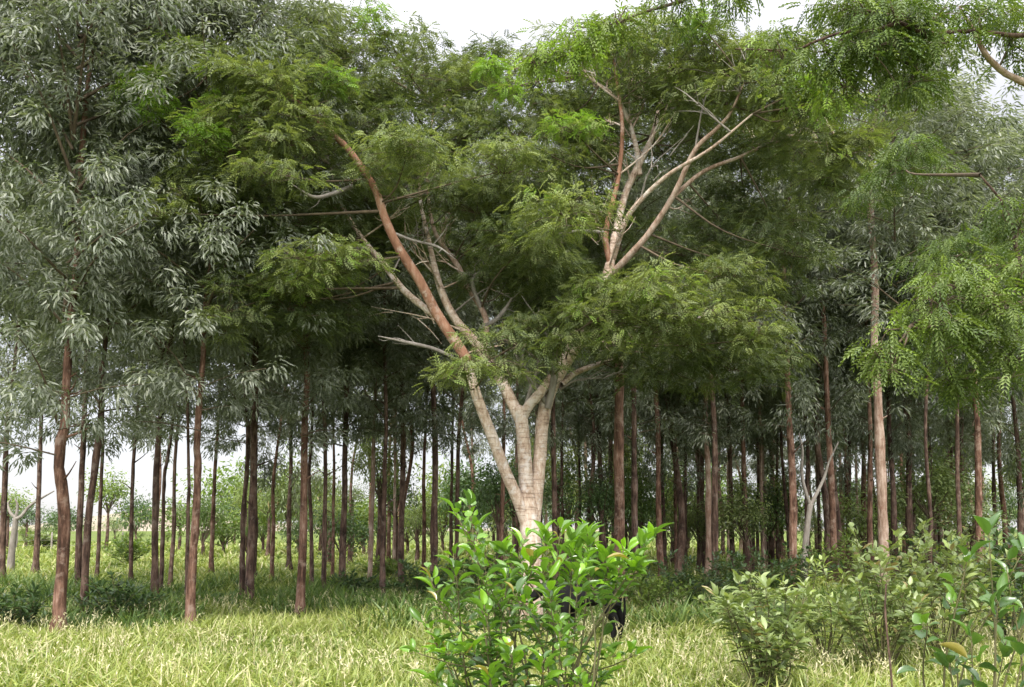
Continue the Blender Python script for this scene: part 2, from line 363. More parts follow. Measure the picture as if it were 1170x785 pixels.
def trunk(path, r0, r1, mat, parent, side=9):
    mb = MB(); p = np.asarray(path, float); n = len(p)
    pp, rr = smooth_path(p, np.linspace(r0, r1, n), 5)
    z = pp[:, 2]; rr = rr * (1 + .9 * np.exp(-np.maximum(z, 0) / .16)) * (1 + R.normal(size=len(rr)) * .045)
    pp[1:, :2] += np.cumsum(R.normal(size=(len(pp) - 1, 2)) * .006, axis=0)
    tube(mb, pp, rr, side, 0, .07, raw=True)
    for q in range(R.integers(3, 8)):
        i0 = R.integers(len(pp) // 5, len(pp) - 2); an = R.random() * 6.28; ln = (.06 + .5 * R.random() ** 2.5) * (1 if r0 > .05 else .6)
        dd = np.array([math.cos(an), math.sin(an), .35 + .4 * R.random()]); e0 = pp[i0] + dd * (rr[i0] + ln)
        tube(mb, [pp[i0], (pp[i0] + e0) / 2 + rv(1, .02)[0], e0], [rr[i0] * .3 + .006, .012, .006], 5, 0, .05, n=2)
    return mb.build('trunk', [mat], parent)

PLG = 'plantation trees standing in the grove'
def tree(ub, vb, mids, wpx, bark, H, cb, label, variant=0, csc=1.0, group=PLG, kinds=None):
    """ub, vb: foot of the trunk; mids: points the trunk passes, seen at the same distance; H height; cb crown base height"""
    Yd = dist(vb + 4); base = P(ub, vb, Yd); base[2] = ground_z(base[0], base[1]) - .05
    t = thing('plantation_tree', base, label, 'tree', group)
    path = [np.zeros(3)] + [P(u, v, Yd) - base + np.array([0, R.normal() * .06, 0]) for u, v in mids]
    last = path[-1]; prev = path[-2] if len(path) > 1 else last
    lean = (last - prev) / max(last[2] - prev[2], .3) * .5
    zt = last[2]
    for f in (.4, .75, 1.):
        dz = (H - 1.0 - zt) * f
        if dz > 0.3: path.append(last + np.array([lean[0] * dz * .6 + R.normal() * .12, R.normal() * .15, dz]))
    r0 = wpx / 2 / ppm(Yd)
    trunk(path, r0, max(.02, r0 * (.4 if cb > 7.2 else .22)), M[bark], t)
    c = np.array([q for q in path]); zb = cb + .35
    xi = np.interp((zb + H) / 2, c[:, 2], c[:, 0]); yi = np.interp((zb + H) / 2, c[:, 2], c[:, 1])
    ms = kinds or (NEAR if Yd < 21 else MID if Yd < 36 else FAR)
    place(ms[variant % len(ms)], 'crown', t, (xi, yi - (.8 if cb > 7.2 else .45 if Yd < 17 else 0), zb), R.random() * 6.28, (csc, csc, (H - zb) / 9.5))
    return t

TREES = [
 (-75, 715, [(-72, 500)], 12, 'bark_red', 15, 3.8, 'silvery tree whose crown reaches in at the top left corner', 1.2),
 (40, 655, [(42, 560), (44, 480)], 6, 'bark_dark', 15.5, 6.2, 'dark tree set back between the edge trunk and the crooked red tree', 1.15),
 (150, 668, [(152, 560), (154, 480)], 5, 'bark_dark', 15.5, 6.0, 'thin dark tree back in the gap left of the dark straight one', 1.1),
 # front rows, left to right
 (65, 722, [(73, 610), (70, 520), (75, 480), (78, 400), (86, 320)], 14, 'bark_red', 14.0, 3.6, 'reddish crooked tree nearest on the left, its kinked trunk standing alone', 1.1),
 (2, 668, [(6, 540), (5, 480)], 7, 'bark_dark', 13, 4.4, 'slim dark tree cut by the left edge of the picture', 1.),
 (89, 676, [(95, 560), (99, 480)], 8, 'bark_dark', 13.5, 4.4, 'dark tree just right of the crooked red tree, left one of a tight pair', 1.),
 (96, 706, [(104, 600), (114, 480), (118, 440)], 9, 'bark_dark', 13.5, 4.2, 'leaning dark tree of a tight pair, slanting right over a dark shrub', 1.),
 (110, 665, [(115, 560), (118, 490)], 4.5, 'bark_dark', 12, 4.6, 'very thin tree seen just right of the leaning dark pair', .85),
 (177, 694, [(179, 600), (183, 480)], 9, 'bark_dark', 13, 4.3, 'dark straight tree with thinner stems behind, left of the curved reddish tree', 1.),
 (184, 680, [(186, 600), (189, 545), (197, 500)], 5, 'bark_dark', 12, 4.6, 'thin bent tree half hidden behind the dark straight one', .8),
 (194, 670, [(197, 600), (201, 530)], 5, 'bark_dark', 12, 4.6, 'thin straight tree in the gap beside the dark straight one', .8),
 (218, 715, [(221, 640), (223, 560), (226, 500), (231, 420), (236, 330)], 10.5, 'bark_red', 13, 3.9, 'slightly curved reddish brown tree in front of a thin dark stem', 1.1),
 (213, 699, [(216, 600), (217, 540)], 4.5, 'bark_dark', 11.5, 4.6, 'thin dark stemmed tree pressed against the curved reddish tree', .75),
 (241, 655, [(243, 600), (245, 545)], 6, 'bark_red', 12, 4.8, 'short looking reddish tree standing back in the open light grass', .9),
 (277, 682, [(280, 600), (285, 500)], 6.5, 'bark_dark', 12.5, 4.4, 'slimmer tree of the touching dark pair', .85),
 (285, 688, [(287, 600), (289, 490), (292, 400)], 10.5, 'bark_dark', 13, 4.2, 'thicker tree of the touching dark pair', 1.),
 (310, 664, [(312, 600), (314, 545)], 5, 'bark_red', 12, 4.8, 'thin lone tree in the gap right of the touching dark pair', .85),
 (343, 698, [(346, 600), (349, 480), (351, 430)], 10, 'bark_red', 12.5, 4.1, 'straight brown tree with flaky bark, foremost left of the bush', 1.05),
 (356, 673, [(357, 600), (356, 545), (359, 500)], 5, 'bark_dark', 12, 4.5, 'thin wavy tree just behind the straight flaky brown one', .85),
 (370, 683, [(371, 600), (372, 500)], 6, 'bark_dark', 12, 4.4, 'thin dark straight tree between the flaky brown tree and a darker thick one', .9),
 (380, 661, [(382, 600), (384, 530)], 4, 'bark_red', 12, 4.8, 'pale thin tree far back in the grass beside a dark thick trunk', .8),
 (390, 678, [(392, 600), (395, 480)], 8.5, 'bark_dark', 12.5, 4.3, 'dark rough tree with a small shrub at its foot', .95),
 (422, 671, [(424, 600), (427, 500)], 5.5, 'bark_pale', 12, 4.6, 'thin pale barked tree among dark trunks left of the bush', .85),
 (437, 684, [(439, 600), (441, 490)], 6.5, 'bark_dark', 12, 4.4, 'dark slim tree beside the thin pale barked one', .9),
 (450, 660, [(451, 600), (453, 520)], 4, 'bark_pale', 12, 4.8, 'faint pale stem standing far back between two dark trunks', .8),
 (458, 673, [(459, 600), (460, 480)], 7.5, 'bark_dark', 12, 4.5, 'brown tree with leafy weeds at its foot near the bush', .9),
 (484, 658, [(485, 600), (486, 520)], 5, 'bark_red', 12, 4.8, 'thin reddish tree further back, left of the trunk by the bush top', .85),
 (497, 678, [(497, 600), (498, 500)], 9.5, 'bark_dark', 12, 4.3, 'dark tree rising just left of the topmost leaves of the bush', .95),
 (521, 662, [(522, 600), (524, 500)], 6, 'bark_dark', 12, 4.6, 'dark tree seen through the tall shoot of the bush', .85),
 (515, 655, [(516, 600), (517, 500)], 4.5, 'bark_dark', 16.6, 6.5, 'thin tree whose silvery top fills the gap above the middle of the spreading tree', 1.15),
 (590, 650, [(590, 600), (590, 500)], 4.5, 'bark_dark', 16.4, 7, 'thin tree hidden behind the big pale trunk, its silvery top in the crown gap', 1.1),
 (572, 676, [(573, 600), (574, 540)], 6, 'bark_red', 11.5, 4.4, 'reddish tree directly left of the big pale trunk', .85),
 (635, 672, [(634, 600), (633, 490)], 7.5, 'bark_dark', 11.8, 4.5, 'dark tree directly right of the big pale trunk', .9),
 (644, 660, [(643, 600), (642, 500)], 4.5, 'bark_dark', 12, 4.8, 'thin tree second to the right of the big pale trunk', .8),
 (664, 655, [(663, 600), (662, 500)], 3.5, 'bark_dark', 12, 5.0, 'wire thin tree over the middle of the bush', .75),
 (677, 652, [(677, 600), (676, 500)], 3.5, 'bark_red', 12, 5.0, 'wire thin reddish tree over the right of the bush', .75),
 (707, 690, [(707, 600), (707, 480), (706, 380), (706, 310)], 14, 'bark_red', 13, 5.2, 'thick red brown tree with shaggy bark right of the bush, a dark tree beside it', 1.05),
 (726, 670, [(726, 600), (725, 480), (724, 400)], 8.5, 'bark_dark', 12.5, 4.8, 'dark tree close beside the thick shaggy red brown one', .9),
 (757, 664, [(754, 580), (752, 480)], 7.5, 'bark_red', 13, 4.9, 'brown tree by the dark undergrowth with thin stem crossing it', .95),
 (773, 658, [(772, 580), (771, 500)], 4.5, 'bark_red', 12.5, 5, 'slender tree standing in the undergrowth right of the bush', .8),
 (783, 655, [(783, 580), (783, 500)], 4.5, 'bark_dark', 12.5, 5, 'slender dark tree left of the twin trunks', .8),
 (798, 652, [(797, 580), (796, 500)], 4, 'bark_dark', 12.5, 5, 'thin stem touching the left side of the twin trunks', .8),
 (810, 664, [(808, 560), (806, 470)], 8, 'bark_pale', 13.5, 4.8, 'lighter half of the twin trunks standing side by side', .95),
 (817, 667, [(816, 560), (815, 465)], 8.5, 'bark_dark', 13.5, 4.8, 'darker half of the twin trunks standing side by side', .95),
 (838, 655, [(836, 580), (833, 480)], 6, 'bark_dark', 13, 5, 'dark slim tree right of the twin trunks', .85),
 (853, 660, [(850, 560), (847, 470)], 7, 'bark_red', 13, 4.9, 'brown leaning tree between the twin trunks and the willowy shrub', .9),
 (866, 648, [(866, 580), (865, 500)], 4.5, 'bark_dark', 12.5, 5, 'thin dark stem above the left willowy shrub', .8),
 (872, 655, [(871, 580), (869, 500)], 4.5, 'bark_pale', 12.5, 5, 'thin pale stem above the left willowy shrub', .8),
 (889, 648, [(889, 580), (889, 500)], 4, 'bark_dark', 12.5, 5, 'threadlike dark stem left of the pale forked dead tree', .75),
 (905, 672, [(904, 560), (902, 470), (900, 400)], 9.5, 'bark_red', 14, 5, 'reddish tree just left of the pale forked dead tree', 1.),
 (924, 662, [(923, 580), (922, 500)], 6, 'bark_dark', 13, 5, 'dark tree right behind the pale forked dead tree', .85),
 (937, 652, [(936, 580), (934, 500)], 5, 'bark_dark', 13, 5, 'dark slim tree in the fork of the pale dead tree', .85),
 (953, 668, [(951, 560), (946, 450), (943, 370)], 8.5, 'bark_red', 14, 5, 'tall brown tree leaning slightly left between dead tree and pale pole trunk', 1.),
 (972, 655, [(971, 580), (970, 500)], 5.5, 'bark_dark', 13, 5, 'slim dark tree left of the pale pole trunk', .85),
 (1010, 676, [(1008, 580), (1003, 460), (1001, 390), (1001, 320)], 12, 'bark_pale', 16, 7.25, 'tall pale pole trunk with white streaks rising from the shrubs on the right', 1.25),
 (996, 664, [(995, 580), (994, 500)], 7, 'bark_red', 13, 5, 'reddish trunk pressed close to the left of the pale pole trunk', .85),
 (1023, 660, [(1021, 560), (1019, 470)], 7.5, 'bark_dark', 13.5, 5, 'dark tree close right of the pale pole trunk', .95),
 (1042, 655, [(1041, 560), (1039, 480)], 7, 'bark_dark', 13.5, 5, 'grey brown tree second to the right of the pale pole trunk', .9),
 (1070, 652, [(1067, 580), (1062, 500)], 7, 'bark_dark', 13.5, 5, 'brown tree slanting to the left above the pale shrubs', .9),
 (1083, 648, [(1082, 560), (1080, 480)], 6, 'bark_dark', 13, 5, 'slim dark upright tree right of the slanting brown one', .9),
 (1098, 664, [(1097, 560), (1095, 480)], 6, 'bark_dark', 16, 6.2, 'dark tree in the gap between the slim upright and the stout brown tree', 1.35),
 (1060, 668, [(1060, 600), (1058, 480)], 5, 'bark_dark', 15.5, 6.8, 'thin dark tree standing before the slanting brown one', 1.25),
 (1121, 664, [(1119, 580), (1116, 480), (1113, 400)], 9, 'bark_red', 14.5, 5, 'stout brown tree behind the broad leaved plant, right of a gap of sky', 1.),
 (1139, 648, [(1138, 560), (1137, 480)], 5, 'bark_dark', 13, 5, 'slim tree just right of the stout brown tree', .85),
 (1166, 655, [(1164, 560), (1162, 480)], 7, 'bark_dark', 17, 5, 'dark tree at the right edge of the picture', 1.35),
]
for i, (ub, vb, mids, wp, bk, H, cb, lab, cs) in enumerate(TREES):
    tree(ub, vb, mids, wp, bk, H, cb, lab, i, cs)

# rows further back: dense on the right, open on the left
cnt = 0
for yy in np.arange(27, 54, 3.3):
    for xx in np.arange(-.6 * yy, .66 * yy, 3.0):
        x = xx + R.normal() * .55; y = yy + R.normal() * .5
        u = 585 + F * x / (y)
        dens = np.interp(u, [-80, 230, 330, 520, 640, 760, 1300], [0, .03, .22, .32, .75, .95, 1.])
        if y > 46 and u < 560: dens *= .5
        if R.random() > dens: continue
        H = 12.5 + R.random() * 2.5
        if 640 < u < 900: H = min(H, 12.5)
        base = np.array([x, y, 0.])
        t = thing('plantation_tree', base, 'slender dark plantation tree deep in the grove behind the front rows', 'tree', 'slender trees deep in the grove')
        r0 = .075 + R.random() * .06
        trunk([(0, 0, -.05), (R.normal() * .06, 0, 2), (R.normal() * .12, 0, 4.5), (R.normal() * .2, 0, 8), (R.normal() * .2, 0, H - 1)], r0, r0 * .25,
              M[('bark_dark', 'bark_red', 'bark_dark', 'bark_pale')[R.integers(0, 4)]], t, 7)
        ms = MID if y < 33 else FAR
        cb = 3.6 + R.random() * 2.8
        place(ms[R.integers(0, len(ms))], 'crown', t, (0, 0, cb), R.random() * 6.28, (.74, .74, (H - cb) / 9.5)); cnt += 1
print('far grove trees', cnt)

# ------------------------------------------------------------------ trees with feathery pads
def pad(mb, c, rx, rz, n, L=.20, W=.115, hang=0., tone=.5, flat=.8, mat=0):
    a = R.random(n) * 6.283; r = np.sqrt(R.random(n)) * (1 + .18 * np.sin(a * 3 + R.random() * 6) + .12 * np.sin(a * 5 + R.random() * 6))
    x = np.cos(a) * r * rx; y = np.sin(a) * r * rx * flat
    z = rz * (1 - 1.15 * r * r) * (.75 + .25 * R.random(n)) - R.random(n) ** 2 * rz * .9 + R.normal(size=n) * .05
    z += .12 * rz * np.sin(x * 4 + R.random() * 6) + .12 * rz * np.sin(y * 4 + R.random() * 6)
    pos = c + np.stack([x, y, z], 1)
    d = np.stack([np.cos(a) * (.3 + r), np.sin(a) * (.3 + r), -.1 - .3 * r - hang * (.6 + R.random(n))], 1) + rv(n, .45)
    nr = np.stack([np.cos(a) * r * .5, np.sin(a) * r * .5, np.ones(n)], 1) + rv(n, .38)
    if hang > .8: nr = rv(n) + np.array([0, -.5, .3])
    leaves(mb, PINNATE, pos, d, nr, L * (.7 + .6 * R.random(n)), W * (.75 + .5 * R.random(n)), mat, np.clip(tone + R.normal(size=n) * .14, 0, 1))

Y0 = 14.6
mbase = P(607, 722, Y0); mbase[2] = ground_z(mbase[0], mbase[1]) - .05
main = thing('spreading_tree', mbase, 'large spreading tree with pale forking trunk and wide feathery crown behind the leafy bush', 'tree')
def L3(pts):   # (u, v, depth offset)
    return [P(u, v, Y0 + (dy or 0)) - mbase for u, v, dy in pts]
px = 1 / ppm(Y0)
LIMBS = []     # polylines kept for attaching twigs
def limb(name, pts, r, mat, sides=9, lab=None):
    mb = MB(); p = L3(pts); tube(mb, p, np.array(r) * px, sides + 4, 0, .018, n=7)
    o = mb.build(name, [M[mat]], main)
    if lab: o['label'] = lab
    q, _ = smooth_path(p, r, 4); LIMBS.append(q)
    return o
limb('trunk', [(607, 724, 0), (607, 690, 0), (607, 640, 0), (606, 606, 0), (604, 580, 0), (601, 552, 0), (599, 515, 0), (596, 482, 0), (594, 466, 0)], [16, 13.2, 12, 11.8, 11, 8.6, 7.8, 7.6, 7.2], 'bark_main', 14)
limb('limb', [(603, 604, -.02), (592, 572, -.1), (576, 535, -.25), (560, 493, -.4), (546, 456, -.5), (530, 405, -.6)],
     [7, 6.8, 6.4, 6.2, 5.8, 5.4], 'bark_main', 10)
limb('limb', [(533, 413, -.59), (530, 405, -.6), (500, 360, -.7), (480, 322, -.8), (456, 284, -.9), (440, 250, -1.), (428, 215, -1.), (402, 176, -1.1), (378, 151, -1.2), (327, 107, -1.4), (288, 86, -1.5), (248, 73, -1.6)],
     [5.3, 6, 5.8, 5.4, 5.2, 4.6, 4, 3.6, 3.2, 2.6, 2, 1], 'bark_orange', 10, 'long orange brown limb sweeping up to the left')
limb('limb', [(506, 368, -.68), (478, 346, -.5), (459, 329, -.3), (436, 299, 0), (418, 278, .2), (402, 255, .4), (386, 225, .6), (378, 190, .8)], [3.6, 3.8, 3.8, 3.6, 3.2, 2.8, 2.2, 1.2], 'bark_main')
limb('limb', [(596, 482, 0), (584, 458, .1), (572, 434, .2), (545, 394, .4), (521, 366, .5), (506, 337, .6), (498, 311, .7), (491, 280, .8), (480, 225, 1), (478, 160, 1.2)], [7.2, 7, 6.6, 5.8, 5.2, 4.6, 4, 3.2, 2.4, 1.2], 'bark_main', 10)
limb('limb', [(596, 480, 0), (604, 464, -.05), (617, 449, -.1), (630, 430, -.1)], [6, 5.8, 5.6, 4.6], 'bark_main')
limb('limb', [(608, 602, .02), (613, 560, .05), (617, 520, .1), (620, 480, .1), (629, 445, .15), (643, 418, .2), (655, 397, .25), (672, 362, .3), (690, 325, .35), (697, 302, .4)], [9, 8, 7.6, 7.6, 7.8, 8.4, 8.4, 7.4, 6.4, 5.8], 'bark_main', 11, 'thick pale limb rising to the right')
C0 = (697, 304, .4)
limb('limb', [C0, (692, 270, .3), (699, 235, .2), (707, 200, .2), (711, 144, .1), (704, 88, 0), (698, 40, 0)], [3.6, 3.4, 3.2, 2.8, 2.4, 1.8, .9], 'bark_orange')
limb('limb', [C0, (703, 268, .4), (715, 220, .5), (731, 186, .6), (745, 156, .8), (756, 110, 1), (768, 60, 1.2)], [5.2, 4.8, 4.4, 4.2, 3.2, 2, .9], 'bark_main')
limb('limb', [(700, 298, .4), (714, 254, 0), (731, 230, -.2), (751, 210, -.4), (772, 194, -.6), (812, 170, -1), (860, 130, -1.4)], [3.4, 3.2, 2.8, 2.6, 2.2, 1.8, .9], 'bark_main')
limb('limb', [(700, 312, .4), (720, 291, .2), (741, 267, 0), (769, 224, -.3), (794, 172, -.6), (818, 148, -.8), (834, 130, -1), (850, 95, -1.2)], [4.4, 4, 3.6, 3.2, 2.8, 2.3, 1.8, .9], 'bark_limb')
limb('limb', [(770, 224, -.3), (804, 196, -.2), (846, 179, -.2), (880, 164, -.2), (905, 161, -.2), (960, 165, -.2)], [2.6, 2.3, 2., 1.8, 1.5, .9], 'bark_limb')
limb('limb', [(731, 200, .55), (726, 165, .5), (716, 133, .4), (700, 108, .2), (668, 86, 0)], [3.4, 3, 2.6, 2, 1], 'bark_main')
limb('limb', [(552, 405, .38), (556, 372, .5), (550, 352, .6), (535, 329, .7), (523, 304, .8), (512, 289, .9), (497, 265, 1), (490, 232, 1.1), (489, 190, 1.2), (496, 120, 1.3)], [3.6, 3.6, 3.6, 3.4, 3.6, 3, 2.6, 2.2, 1.7, .9], 'bark_limb')
limb('limb', [(640, 440, .1), (660, 425, .8), (700, 410, 1.6), (760, 385, 2.2), (820, 350, 2.6)], [4, 3.5, 3, 2.4, 1.2], 'bark_main')
DT = [([(626, 462, .05), (607, 435, -.1), (597, 420, -.2), (588, 404, -.3)], [4.2, 3.8, 3.6, 2.8]),
      ([(600, 466, -.03), (607, 442, -.1), (614, 422, -.1), (616, 408, -.1), (624, 402, -.1)], [2.4, 2.2, 2, 1.6, 1]),
      ([(626, 466, 0), (634, 425, -.2), (633, 388, -.3)], [4.2, 4.4, 3.2]),
      ([(632, 396, -.3), (622, 378, -.3), (612, 360, -.3)], [2, 1.5, .8]),
      ([(518, 408, -.5), (494, 398, -.6), (469, 392, -.7), (432, 384, -.8)], [2.2, 2.2, 2, 1.2]),
      ([(402, 213, -1), (378, 222, -1.4), (358, 225, -1.7), (334, 211, -1.9)], [2.6, 2.2, 2, 1.2]),
      ([(420, 284, .2), (392, 282, 0), (365, 274, -.3), (330, 260, -.6), (310, 254, -.8)], [2.4, 2, 2, 1.5, .8]),
      ([(552, 373, .5), (566, 366, .4), (578, 352, .35), (585, 340, .3)], [3, 2.8, 2.4, 1.6]),
      ([(552, 357, .6), (541, 330, .5), (540, 318, .5), (546, 311, .5)], [2.6, 2.6, 2.2, 1.6]),
      ([(690, 265, .3), (660, 264, 0), (631, 268, -.2)], [2.2, 1.8, 1]),
      ([(704, 345, -.2), (702, 336, -.5), (703, 329, -.8), (706, 320, -1)], [3, 2.6, 2.2, 1.2]),
      ([(440, 262, -.9), (470, 274, -1), (500, 282, -1.1), (520, 296, -1.2)], [1.6, 1.4, 1.4, .8]),
      ([(640, 445, .1), (660, 434, -.1), (690, 432, -.2)], [1.5, 1.2, .7])]
for q in range(76):
    lm = LIMBS[R.integers(0, len(LIMBS))]; i0 = R.integers(len(lm) // 3, len(lm)); a0 = lm[i0]
    if a0[2] < 4.2: continue
    dd = norm(np.array([R.normal(), R.normal() * .7, .5 + .4 * R.random()])); ln = .4 + 1.1 * R.random(); mbk = MB()
    b0 = a0 + dd * ln * .5 + rv(1, .06)[0]; c0 = a0 + dd * ln + rv(1, .12)[0]
    tube(mbk, [a0, b0, c0], [.019, .013, .003], 6, 0, .05, n=3)
    for g in range(5):
        s0 = b0 if g < 2 else a0 + (c0 - a0) * (.25 + .6 * R.random()); e0 = s0 + norm(dd + rv(1, .6)[0]) * ln * (.25 + .35 * R.random()); tube(mbk, [s0, (s0 + e0) / 2 + rv(1, .03)[0], e0], [.010, .007, .002], 5, 0, .05, n=2)
    mbk.build('branch', [M['bark_main' if q % 3 else 'bark_dead']], main)
def dead_twig(pts, r):
    mb = MB(); p = np.array(L3(pts)); r = np.array(r) * px; r[-1] *= .45
    tube(mb, p, r, 8, 0, .03, n=6); q = smooth_path(p, r, 5)[0]
    for g in range(5):
        i0 = R.integers(len(q) // 3, len(q)); dd = norm(p[-1] - p[0] + rv(1, .6)[0] * np.linalg.norm(p[-1] - p[0])); ln = .12 + .35 * R.random()
        e0 = q[i0] + dd * ln; tube(mb, [q[i0], (q[i0] + e0) / 2 + rv(1, .025)[0], e0], [.009, .007, .002], 5, 0, .05, n=3)
    mb.build('dead_twig', [M['bark_dead']], main)
for pts, r in DT: dead_twig(pts, r)

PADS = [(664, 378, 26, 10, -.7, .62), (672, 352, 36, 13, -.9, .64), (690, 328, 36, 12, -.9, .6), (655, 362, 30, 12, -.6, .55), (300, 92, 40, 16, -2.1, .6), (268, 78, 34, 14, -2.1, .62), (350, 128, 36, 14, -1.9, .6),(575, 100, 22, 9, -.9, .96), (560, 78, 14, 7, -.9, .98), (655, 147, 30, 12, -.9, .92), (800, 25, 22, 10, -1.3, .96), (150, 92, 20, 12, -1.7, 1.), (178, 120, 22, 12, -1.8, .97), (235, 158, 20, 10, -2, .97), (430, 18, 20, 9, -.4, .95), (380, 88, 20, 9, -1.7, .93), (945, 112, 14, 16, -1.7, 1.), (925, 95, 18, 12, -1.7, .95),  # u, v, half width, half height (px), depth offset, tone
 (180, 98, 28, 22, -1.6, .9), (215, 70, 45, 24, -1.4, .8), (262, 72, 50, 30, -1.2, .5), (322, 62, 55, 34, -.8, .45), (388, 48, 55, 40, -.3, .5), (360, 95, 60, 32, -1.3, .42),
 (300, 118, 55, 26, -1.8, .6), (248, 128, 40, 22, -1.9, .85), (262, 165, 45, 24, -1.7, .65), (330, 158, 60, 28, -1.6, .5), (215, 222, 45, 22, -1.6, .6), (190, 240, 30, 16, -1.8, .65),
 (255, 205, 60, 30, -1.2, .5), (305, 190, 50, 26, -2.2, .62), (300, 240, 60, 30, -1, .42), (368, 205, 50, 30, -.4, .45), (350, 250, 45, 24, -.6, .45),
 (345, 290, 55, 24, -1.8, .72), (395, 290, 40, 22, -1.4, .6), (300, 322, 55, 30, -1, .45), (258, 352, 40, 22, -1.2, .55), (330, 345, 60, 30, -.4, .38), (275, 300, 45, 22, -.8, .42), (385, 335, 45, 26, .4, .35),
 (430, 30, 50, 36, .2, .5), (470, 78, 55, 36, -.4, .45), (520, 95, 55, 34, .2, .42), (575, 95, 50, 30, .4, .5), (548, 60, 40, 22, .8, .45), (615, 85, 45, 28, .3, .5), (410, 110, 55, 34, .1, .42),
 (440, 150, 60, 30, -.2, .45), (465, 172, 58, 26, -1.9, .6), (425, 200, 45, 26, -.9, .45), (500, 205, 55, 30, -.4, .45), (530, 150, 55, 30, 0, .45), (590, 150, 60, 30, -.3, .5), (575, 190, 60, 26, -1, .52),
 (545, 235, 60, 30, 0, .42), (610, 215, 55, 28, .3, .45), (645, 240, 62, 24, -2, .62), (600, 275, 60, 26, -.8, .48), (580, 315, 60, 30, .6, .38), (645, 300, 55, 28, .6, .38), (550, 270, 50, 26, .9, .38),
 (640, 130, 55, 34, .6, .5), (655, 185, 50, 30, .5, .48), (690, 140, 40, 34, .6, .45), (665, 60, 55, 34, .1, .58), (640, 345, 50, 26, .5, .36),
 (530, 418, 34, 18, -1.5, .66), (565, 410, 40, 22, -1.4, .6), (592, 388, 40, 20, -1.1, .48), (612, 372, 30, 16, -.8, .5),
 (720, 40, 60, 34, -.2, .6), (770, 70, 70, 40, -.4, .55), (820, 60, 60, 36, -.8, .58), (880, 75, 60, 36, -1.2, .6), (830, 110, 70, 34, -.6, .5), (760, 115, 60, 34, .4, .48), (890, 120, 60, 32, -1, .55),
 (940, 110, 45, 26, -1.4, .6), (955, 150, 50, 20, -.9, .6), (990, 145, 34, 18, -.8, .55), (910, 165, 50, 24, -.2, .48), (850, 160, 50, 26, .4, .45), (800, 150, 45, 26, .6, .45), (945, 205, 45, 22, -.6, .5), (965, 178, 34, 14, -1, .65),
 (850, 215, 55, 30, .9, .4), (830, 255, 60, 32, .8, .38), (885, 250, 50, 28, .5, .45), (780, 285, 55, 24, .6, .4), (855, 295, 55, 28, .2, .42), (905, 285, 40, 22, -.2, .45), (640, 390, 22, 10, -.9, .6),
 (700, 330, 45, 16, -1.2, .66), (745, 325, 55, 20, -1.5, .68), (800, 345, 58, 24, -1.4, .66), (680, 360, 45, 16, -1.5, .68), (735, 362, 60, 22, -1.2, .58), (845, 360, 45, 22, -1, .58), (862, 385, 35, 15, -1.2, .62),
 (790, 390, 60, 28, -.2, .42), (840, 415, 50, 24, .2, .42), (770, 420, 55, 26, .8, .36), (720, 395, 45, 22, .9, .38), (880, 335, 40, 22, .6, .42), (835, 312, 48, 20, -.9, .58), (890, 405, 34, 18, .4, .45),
]
def cluster(mb, c, rx, rz, tone, dens=1., hang=0., L=.16, W=.095, mat=0, flat=.8, jz=.5):
    m = 3 + int(rx * 5.5 + R.random() * 2)
    for i in range(m):
        a = i * 2.4 + R.random() * 1.2; q = math.sqrt((i + .4) / m) * .85
        p = c + np.array([math.cos(a) * q * rx, math.sin(a) * q * rx * flat, rz * (.55 - 1.1 * q * q) + R.normal() * rz * jz])
        rs = rx * (.3 + .3 * R.random()) + .06
        pad(mb, p, rs, .05 + .22 * rs, int((26 + 520 * rs * rs) * dens * (.7 + .6 * R.random())), L=L, W=W, hang=hang, tone=tone + R.normal() * .07, mat=mat)
        if q > .3: tube(mb, [c - np.array([0, 0, .04]), (c + p) / 2 + rv(1, .04)[0], p - np.array([0, 0, .02])], [.009, .006, .003], 4, 1, n=2)
        for t_ in range(3):
            an = R.random() * 6.28; e_ = p + rs * np.array([math.cos(an), math.sin(an), -.1]); tube(mb, [p - np.array([0, 0, .03]), e_], [.004, .002], 3, 1, n=1)
def pad_twigs(mbt, c, limbs, rx):
    """one twig from the nearest limb point into the pad, then a few sprays"""
    best = min(((np.linalg.norm((q - c) * np.array([1, 1, 1.3]), axis=1).min(), k) for k, q in enumerate(limbs)))
    q = limbs[best[1]]; wgt = np.linalg.norm((q - c) * np.array([1, 1, 1.3]) - np.array([0, 0, -.3]), axis=1); a = q[wgt.argmin()]
    ln = np.linalg.norm(c - a); m = (a + c) / 2 + rv(1, .06 * ln)[0] + np.array([0, 0, -.05 * ln])
    tube(mbt, [a, m, c], [.012 + .006 * min(ln, 3), .012, .008], 5, 1, n=4)
    for s in range(6):
        an = R.random() * 6.28; e_ = c + np.array([math.cos(an) * rx * .8, math.sin(an) * rx * .7, R.normal() * .08])
        tube(mbt, [c - np.array([0, 0, .05]), (c + e_) / 2 + np.array([0, 0, .05]), e_], [.007, .005, .003], 4, 1, n=2)
mb = MB()
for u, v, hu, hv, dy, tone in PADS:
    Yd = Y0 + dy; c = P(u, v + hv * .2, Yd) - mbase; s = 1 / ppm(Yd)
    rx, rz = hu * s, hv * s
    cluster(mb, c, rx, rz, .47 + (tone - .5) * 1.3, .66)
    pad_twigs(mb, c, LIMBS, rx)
for i in range(48):      # the far side of the crown
    u = 230 + 700 * R.random(); v = 60 + 300 * R.random() * (1 - abs(u - 600) / 900); dy = 1.2 + 2.8 * R.random()
    c = P(u, v, Y0 + dy) - mbase; rx = .55 + .4 * R.random()
    cluster(mb, c, rx, rx * .45, .45, .55); pad_twigs(mb, c, LIMBS, rx)
mb.build('crown', [M['olive'], M['twig']], main)

